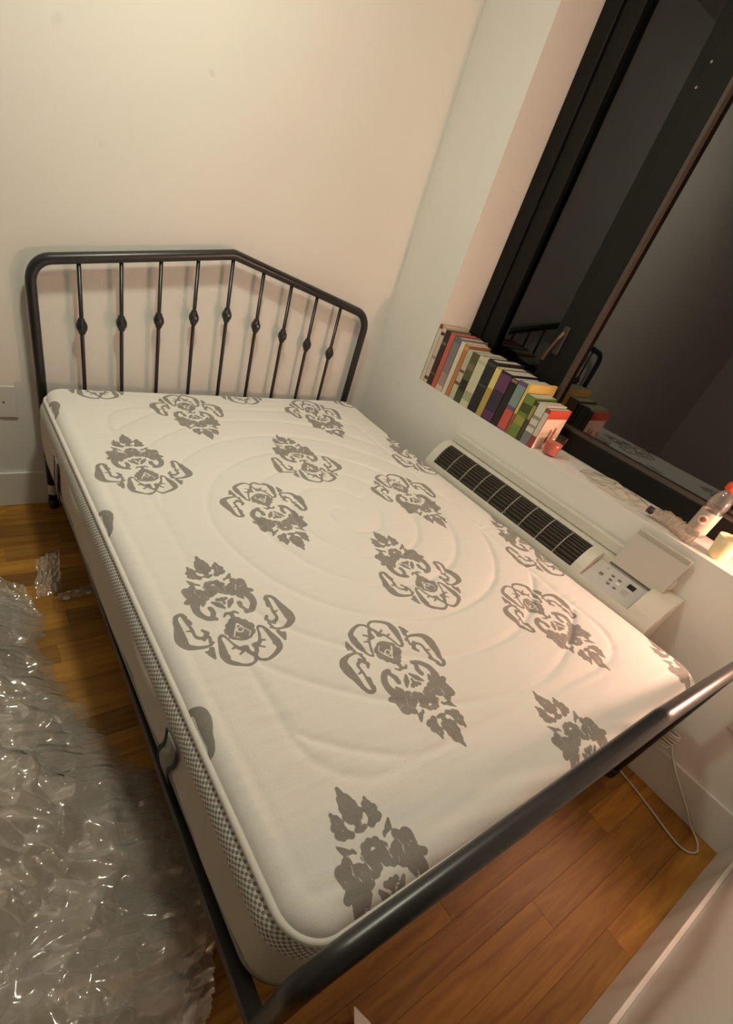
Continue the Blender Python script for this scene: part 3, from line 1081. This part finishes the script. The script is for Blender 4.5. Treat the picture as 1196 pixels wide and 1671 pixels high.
BK = [
 (-.331, -.352, .262, .19, s_(214,205,180), 'thin cream book standing against the window recess, first of the row', [(.93, 1, s_(150,50,45))], True),
 (-.354, -.379, .252, .18, s_(214,190,172), 'pinkish white book between the thin cream and the dark brown books', [(.06, .12, s_(110,60,60)), (.45, .5, s_(170,130,120)), (.88, .93, s_(70,40,40))], True),
 (-.381, -.414, .250, .17, s_(58,42,34), 'dark brown book beside the coral red spine', [(.2, .24, s_(110,85,60)), (.75, .8, s_(120,95,70))], True),
 (-.416, -.446, .250, .18, s_(205,88,62), 'coral red book near the window recess', [], True),
 (-.448, -.494, .246, .19, s_(128,122,122), 'grey book with a mottled picture spine beside the coral red one', [(.0, .1, s_(214,190,165)), (.1, .34, s_(168,140,128)), (.34, .55, s_(140,118,125)), (.9, 1, s_(100,105,108))], True),
 (-.496, -.522, .238, .165, s_(222,210,190), 'slim white book to one side of the orange spine', [], False),
 (-.524, -.549, .235, .16, s_(196,120,40), 'slim orange book between a white and a light grey spine', [(.9, .97, s_(215,150,60))], False),
 (-.551, -.583, .222, .15, s_(188,186,160), 'light grey book between the slim orange and the olive books', [(.3, .36, s_(120,70,60)), (.55, .6, s_(90,90,80))], False),
 (-.585, -.626, .222, .19, s_(92,88,46), 'olive book with a dark photographic spine', [(.0, .24, s_(66,80,38)), (.24, .46, s_(38,38,24)), (.66, .78, s_(128,112,66))], False),
 (-.628, -.680, .222, .19, s_(205,204,168), 'wide pale green book with a white cover', [(.12, .3, s_(165,168,128)), (.86, .92, s_(190,188,150))], True),
 (-.682, -.736, .228, .20, s_(34,36,33), 'thick charcoal black book after the pale green one', [(.5, .53, s_(80,80,72)), (.9, .94, s_(70,70,64))], True),
 (-.738, -.772, .214, .19, s_(190,158,52), 'yellow book with a bright yellow block near the top of the spine', [(.58, .97, s_(226,208,110))], False),
 (-.774, -.836, .212, .19, s_(40,28,52), 'dark purple book with magenta pattern on the spine', [(.02, .2, s_(92,45,92)), (.22, .6, s_(52,38,66)), (.62, .95, s_(104,48,96))], False),
 (-.838, -.874, .204, .18, s_(36,28,26), 'slim black book beside the violet and red spine', [(.93, .98, s_(160,110,80))], False),
 (-.876, -.922, .210, .185, s_(112,72,130), 'violet book with teal stripe and red lower spine', [(.03, .42, s_(214,74,50)), (.5, .92, s_(122,150,142))], False),
 (-.924, -.938, .214, .20, s_(222,196,84), 'tall thin yellow book showing its cover above the green one', [(.0, .4, s_(150,80,40))], False),
 (-.940, -.990, .178, .155, s_(112,138,40), 'green book with yellow and dark leaf shapes on the spine', [(.3, .5, s_(160,150,50)), (.6, .8, s_(70,80,34))], False),
 (-.992, -1.011, .168, .15, s_(70,64,36), 'slim dark olive book next to the grey and white spine', [(.55, .9, s_(160,145,60))], False),
 (-1.013, -1.052, .172, .15, s_(212,206,186), 'white book with a slate grey lower spine', [(.0, .3, s_(120,122,128)), (.42, .48, s_(150,145,135)), (.62, .7, s_(150,145,135))], False),
]
for (a, b, h, dp, c, lab, bands, hard) in BK:
    book(a, b, h, dp, c, lab, bands, 0.0, hard)
lb = book(-1.054, -1.078, .165, .155, s_(150,62,48), 'last book of the row, white cover with red top band and two red figures', [(.3, .9, s_(214,196,178))])
bm = boxes((.004, .154, -.0126, -.0117, .0, .128))
cvp = obj('cover_print', bm, mat('cover_white', s_(246,226,205), .5), lb)
bm = boxes((.002, .155, -.0126, -.0117, .1285, .1645))
obj('cover_print', bm, mat('cover_red', s_(206,84,62), .5), lb)
for dx, hh in ((.078, .062), (.108, .070)):
    bm = bmesh.new()
    lathe(bm, [(.006, 0), (.0085, .02), (.006, .042), (.009, hh - .016), (.006, hh - .010), (.0065, hh - .004), (.003, hh)], 12, (dx, 0, .022))
    bmesh.ops.scale(bm, vec=(1, .06, 1), verts=bm.verts)
    bmesh.ops.translate(bm, vec=(0, -.0127, 0), verts=bm.verts)
    obj('printed_figure', bm, mat('figure_red', s_(176,70,58), .5), cvp)
# ------------------------------------------------------------------ cups, bottle and plastic on the sill
CLEAR = glass_material('clear_glass', (0.93, 0.93, 0.92), 0.03, 1.3)
def cup(name, label, cat, x, y_, r0, r1, h, fill, fillm, wallm, rim_h=.0):
    root = thing(name, label, cat, (x, y_, SILL + .0005))
    bm = bmesh.new()
    lathe(bm, [(r0 * .9, 0), (r0, .004), (r1, h), (r1 - .002, h), (r0 - .002 + (r1 - r0) * .08, .006), (0.001, .006)], 32, (0, 0, 0), True, True)
    obj('glass', bm, wallm, root, True)
    bm = bmesh.new()
    rf = lambda z: r0 + (r1 - r0) * z / h - .0028
    lathe(bm, [(rf(.007), .007), (rf(fill), fill)], 32)
    obj('filling', bm, fillm, root, False)
    return root
cup('candle_glass', 'small glass of pink wax standing beside the last book', 'candle', 1.742, -1.135, .030, .042, .082, .052, mat('pink_wax', s_(226,118,98), .45), CLEAR)
yc_ = cup('plastic_cup', 'glowing yellow tapered cup on the sill near the lamp', 'cup', 1.752, -1.862, .029, .041, .078, .060, mat('yellow_wax', s_(244,196,104), .45), mat('cup_cream', (0.86, 0.70, 0.42, 1), .35))
# sports drink bottle
bt = thing('drink_bottle', 'clear drink bottle with orange cap and round emblem on its label', 'bottle', (1.842, -1.742, SILL + .0005))
bm = bmesh.new()
lathe(bm, [(.026, 0), (.033, .004), (.034, .012), (.034, .098), (.031, .106), (.031, .110), (.0345, .116), (.035, .130), (.032, .150), (.024, .168), (.0165, .176), (.0165, .190)], 32)
obj('body', bm, glass_material('bottle_plastic', (0.84, 0.84, 0.84), .05, 2.2, (0.8, 0.75, 0.72), .12), bt, True)
bm = bmesh.new()
lathe(bm, [(.0347, .018), (.0349, .02), (.0349, .096), (.0347, .098)], 32, (0, 0, 0), False, False)
obj('label', bm, mat('bottle_label', s_(186,172,158), .5), bt, True)
bm = bmesh.new()
lathe(bm, [(.018, .180), (.0225, .182), (.0225, .200), (.019, .207), (.008, .209)], 24)
obj('cap', bm, mat('orange_cap', s_(238,80,30), .4), bt, True)
def label_disc(name, r, zc, ang, lift, m, inner=0.0):
    bm = bmesh.new()
    R0 = .0349 + lift
    N = 20
    def P(rr, k):
        a = ang + rr * math.cos(2 * PI * k / N) / R0
        return bm.verts.new((R0 * math.cos(a), R0 * math.sin(a), zc + rr * math.sin(2 * PI * k / N)))
    o_ = [P(r, k) for k in range(N)]
    i_ = [P(max(inner, .0005), k) for k in range(N)]
    for k in range(N):
        bm.faces.new((o_[k], o_[(k + 1) % N], i_[(k + 1) % N], i_[k]))
    if inner == 0:
        bm.faces.new(i_)
    return obj(name, bm, m, bt)
label_disc('emblem', .0165, .068, PI + .05, .0004, mat('emblem_white', (0.88, 0.85, 0.8, 1), .5))
label_disc('emblem', .0095, .068, PI + .05, .0009, mat('emblem_orange', s_(176,92,62), .5))

FILM = glass_material('clear_film', (0.92, 0.92, 0.91), 0.12, 1.6, (0.80, 0.77, 0.70), .32)
# lying crumpled clear bottle
ly = thing('crumpled_bottle', 'crushed clear plastic bottle lying on the sill under the drink bottle', 'bottle', (1.735, -1.70, SILL + .026))
bm = bmesh.new()
path, rads = [], []
for k in range(40):
    t = k / 39
    path.append((.018 * math.sin(t * 5), .085 - .17 * t, .002 * math.sin(t * 30)))
    rads.append((.011 + .013 * min(1, t * 5)) * (1 + .10 * math.sin(t * 47) + .06 * math.sin(t * 83)) if k < 38 else .018)
tube(bm, path, .02, 18, rads=rads)
for v in bm.verts:
    a = math.atan2(v.co.z, v.co.x)
    v.co.x *= 1 + .10 * math.sin(3 * a + v.co.y * 60)
    v.co.z *= 1 + .08 * math.sin(4 * a + v.co.y * 90)
obj('body', bm, glass_material('crushed_plastic', (0.85, 0.83, 0.8), .1, 2.0, (0.75, 0.62, 0.52), .38), ly, False)
bm = bmesh.new()
tube(bm, [(0, .084, 0), (0, .104, .001)], .0135, 16)
obj('cap', bm, mat('dark_cap', (0.03, 0.025, 0.03, 1), .4), ly, True)

def crumple(name, x0, x1, y0, y1, step, hfun, mask, m, parent, org):
    nx, ny = int((x1 - x0) / step) + 1, int((y1 - y0) / step) + 1
    X, Y = np.meshgrid(np.linspace(x0, x1, nx), np.linspace(y0, y1, ny))
    Zh = hfun(X, Y)
    mk = mask(X, Y)
    return obj(name, grid_mesh(name, X - org[0], Y - org[1], Zh - org[2], mk), m, parent)

def facets(X, Y, cell, seed, ang, stretch=1.6):
    """continuous folded surface of flat facets with sharp creases, 0..1"""
    rs = np.random.RandomState(seed)
    tab = rs.rand(64, 64)
    c_, n_ = math.cos(ang), math.sin(ang)
    wx = X + .45 * cell * perlin(X / cell * .6, Y / cell * .6, seed + 50)
    wy = Y + .45 * cell * perlin(X / cell * .6 + 9, Y / cell * .6 + 4, seed + 51)
    a = (wx * c_ + wy * n_) / cell + 40
    b = (-wx * n_ + wy * c_) / (cell * stretch) + 40
    ia, ib = np.floor(a).astype(int), np.floor(b).astype(int)
    fa, fb = a - ia, b - ib
    g = lambda p, q: tab[p % 64, q % 64]
    h00, h10, h01, h11 = g(ia, ib), g(ia + 1, ib), g(ia, ib + 1), g(ia + 1, ib + 1)
    up = h00 + (h10 - h00) * fa + (h11 - h10) * fb
    lo = h00 + (h11 - h01) * fa + (h01 - h00) * fb
    return np.where(fa > fb, up, lo)

bag_o = (1.79, -1.43, SILL)
bag = thing('plastic_bag', 'crumpled pale plastic bag spread along the sill behind the air conditioner lid', 'bag', bag_o)
def bag_h(X, Y):
    u, v = (X - 1.80) / .075, (Y + 1.43) / .155
    e_ = np.clip(1 - u * u - v * v, 0, 1)
    return SILL + .0015 + .03 * np.sqrt(e_) * (.5 * facets(X, Y, .03, 40, .4) + .5 * facets(X, Y, .013, 41, 1.2))
def bag_m(X, Y):
    u, v = (X - 1.80) / .080, (Y + 1.43) / .158
    return (u * u + v * v + .25 * perlin(X * 30, Y * 30, 8)) < 1
crumple('film', 1.71, 1.89, -1.59, -1.26, .005, bag_h, bag_m, glass_material('bag_film', (0.92, 0.92, 0.9), .2, 1.4, (0.80, 0.77, 0.66), .5), bag, bag_o)

# ------------------------------------------------------------------ cord with its tied coil, outlet
cd = thing('extension_cord', 'thin white power cord looping on the floor with a tied coil by the wall', 'cord', (1.6, -2.35, 0))
CT = Matrix.Translation((-1.6, 2.35, 0))
bm = bmesh.new()
tube(bm, catmull([(1.60, -1.85, .005), (1.625, -2.05, .005), (1.605, -2.20, .005), (1.575, -2.32, .005), (1.545, -2.42, .005), (1.548, -2.47, .005), (1.585, -2.495, .005), (1.632, -2.478, .006),
                  (1.650, -2.43, .025), (1.652, -2.37, .075), (1.655, -2.29, .135), (1.662, -2.23, .185), (1.664, -2.205, .215)], 7), .0038, 8)
bmesh.ops.transform(bm, matrix=CT, verts=bm.verts)
obj('cable', bm, CORD, cd, True)
for k in range(6):
    bm = bmesh.new()
    pts = []
    for q in range(24):
        a = 2 * PI * q / 24
        pts.append((1.655 + .013 * math.sin(a) + .001 * k, -2.172 + (.036 - .002 * abs(k - 2.5)) * math.cos(a), .205 + .0105 * k + .003 * math.sin(a + k)))
    tube(bm, pts, .0042, 8, closed=True)
    bmesh.ops.transform(bm, matrix=CT, verts=bm.verts)
    obj('coil_turn', bm, CORD, cd, True)
bm = bmesh.new()
tube(bm, catmull([(1.664, -2.17, .27), (1.664, -2.15, .33), (1.660, -2.13, .40), (1.66, -2.10, .45), (1.655, -2.06, .45)], 6), .0038, 8)
bmesh.ops.transform(bm, matrix=CT, verts=bm.verts)
obj('cable', bm, CORD, cd, True)

ol = thing('wall_outlet', 'white outlet plate with a plug low on the window wall beyond the air conditioner', 'outlet', (XR, -2.30, .46))
bm = bmesh.new()
box(bm, -.007, -.0005, -.04, .04, -.06, .06, bevel=.003)
obj('plate', bm, TRIM, ol)
for zz in (-.022, .022):
    bm = bmesh.new()
    box(bm, -.0095, -.0068, -.017, .017, zz - .015, zz + .015, bevel=.001)
    obj('socket', bm, mat('socket_white', (0.7, 0.69, 0.66, 1), .4), ol)
pl = thing('power_plug', 'white plug and cord pushed into the outlet on the window wall', 'plug', (XR - .011, -2.30, .482))
bm = bmesh.new()
box(bm, -.036, 0, -.015, .015, -.013, .013, bevel=.004)
obj('plug_body', bm, CORD, pl)
bm = bmesh.new()
tube(bm, catmull([(-.034, 0, 0), (-.055, .005, -.01), (-.065, -.02, -.06), (-.055, -.08, -.14), (-.03, -.16, -.22), (-.02, -.2, -.3)], 6), .0038, 8)
obj('plug_cable', bm, CORD, pl, True)

# blank wall plate on the headboard wall
wp = thing('wall_plate', 'blank white wall plate on the wall left of the headboard', 'wall plate', (-.148, YB, .478))
bm = bmesh.new()
box(bm, -.045, .045, -.0075, -.0003, -.064, .064, bevel=.003)
obj('plate', bm, TRIM, wp)
bm = bmesh.new()
lathe(bm, [(.0035, -.002), (.0035, .001), (.001, .0018)], 10)
bmesh.ops.transform(bm, matrix=Matrix.Translation((0, -.0073, 0)) @ Matrix.Rotation(PI / 2, 4, 'X'), verts=bm.verts)
obj('screw', bm, mat('screw_dull', (0.2, 0.19, 0.17, 1), .4, .8), wp)

# ------------------------------------------------------------------ heap of clear wrapping film on the floor
WRAP = glass_material('wrapping_film', (0.95, 0.95, 0.94), 0.10, 3.4, (0.90, 0.885, 0.84), .24, .5)
wo = (-.32, -1.35, 0)
heap = thing('plastic_wrap', 'heap of crumpled clear plastic wrapping on the floor beside the mattress', 'plastic wrap', wo)
def edge_x(Y, seed, base):
    """right-hand limit of the heap for each y"""
    e_ = np.interp(-Y, [.50, .62, .75, .86, 1.0, 1.2, 1.35, 1.5, 1.7, 1.85, 1.98, 2.08, 2.2], [-.30, -.20, -.17, -.21, -.19, -.135, -.09, .01, .045, .045, -.02, -.09, -.14])
    return e_ + base + .028 * perlin(Y * 14, Y * 0 + seed, seed) + .015 * perlin(Y * 40, Y * 0 + seed, seed + 3)
def layer(k, hmax, base, body):
    def hf(X, Y):
        d = np.clip((edge_x(Y, 60 + k, base) - X) / .30, 0, 1)
        ends = np.clip((-Y - .50) / .45, 0, 1)
        prof = np.sin(d * PI / 2) ** .8 * (.25 + .75 * ends)
        big = .5 + .5 * perlin(X * 3.1 + k, Y * 3.1, 70 + k)
        f1 = facets(X, Y, .15, 80 + 7 * k, .5 + k, 1.9)
        f2 = facets(X, Y, .068, 81 + 7 * k, 1.3 + 1.7 * k, 2.2)
        f3 = facets(X, Y, .030, 82 + 7 * k, 2.3 + k, 1.8)
        return .003 + .002 * k + hmax * prof * (.25 + .25 * big + .75 * f1) + (.012 + .055 * prof) * f2 + (.006 + .018 * prof) * f3
    def mk(X, Y):
        return (X < edge_x(Y, 60 + k, base)) & (Y < -.50 + .05 * k + .05 * perlin(X * 17, X * 0 + k, 66)) & (X > -.80)
    crumple('film_layer', -.80, .12, -2.24, -.44, .0056, hf, mk, body, heap, wo)
layer(0, .045, 0.0, WRAP)
layer(1, .12, -.03, WRAP)
layer(2, .19, -.06, WRAP)
# strip of film rising at the far end of the heap, and a wisp running under the bed
def flap(name, p0, p1, h0, h1, seed, lean):
    n, m_ = 26, 30
    s = np.linspace(0, 1, n)[None, :].repeat(m_, 0)
    t = np.linspace(0, 1, m_)[:, None].repeat(n, 1)
    X = p0[0] + (p1[0] - p0[0]) * s + lean[0] * t + .014 * perlin(s * 5, t * 4, seed)
    Y = p0[1] + (p1[1] - p0[1]) * s + lean[1] * t + .02 * perlin(s * 6 + 3, t * 3, seed + 1)
    Zf = .004 + (h0 + (h1 - h0) * s) * t * (1 + .12 * perlin(s * 7, t * 2, seed + 2)) + .012 * np.abs(perlin(s * 9, t * 9, seed + 3))
    obj(name, grid_mesh(name, X - wo[0], Y - wo[1], Zf - wo[2]), WRAP, heap)
flap('film_flap', (-.185, -.62), (-.095, -.60), .055, .07, 31, (.03, .17))
flap('film_flap', (-.11, -.66), (.05, -.64), .012, .02, 37, (.0, .035))
flap('film_flap', (-.36, -.62), (-.19, -.72), .10, .05, 43, (-.02, .12))

# torn paper scrap by the foot of the bed
ps = thing('paper_scrap', 'small white folded paper scrap on the floor past the footboard', 'paper', (.215, -2.262, 0))
bm = bmesh.new()
v = [bm.verts.new(p) for p in ((.004, .048, .030), (-.032, -.02, .002), (-.02, -.07, .001), (.035, -.05, .001), (.030, .004, .006))]
v2 = [bm.verts.new((q.co.x, q.co.y, q.co.z + .0012)) for q in v]
bm.faces.new((v[0], v[1], v[4])); bm.faces.new((v[1], v[2], v[3], v[4]))
bm.faces.new((v2[4], v2[1], v2[0])); bm.faces.new((v2[4], v2[3], v2[2], v2[1]))
for a, b in ((0, 1), (1, 2), (2, 3), (3, 4), (4, 0)):
    bm.faces.new((v[a], v[b], v2[b], v2[a]))
obj('sheet', bm, mat('paper_white', (0.75, 0.73, 0.68, 1), .8), ps)
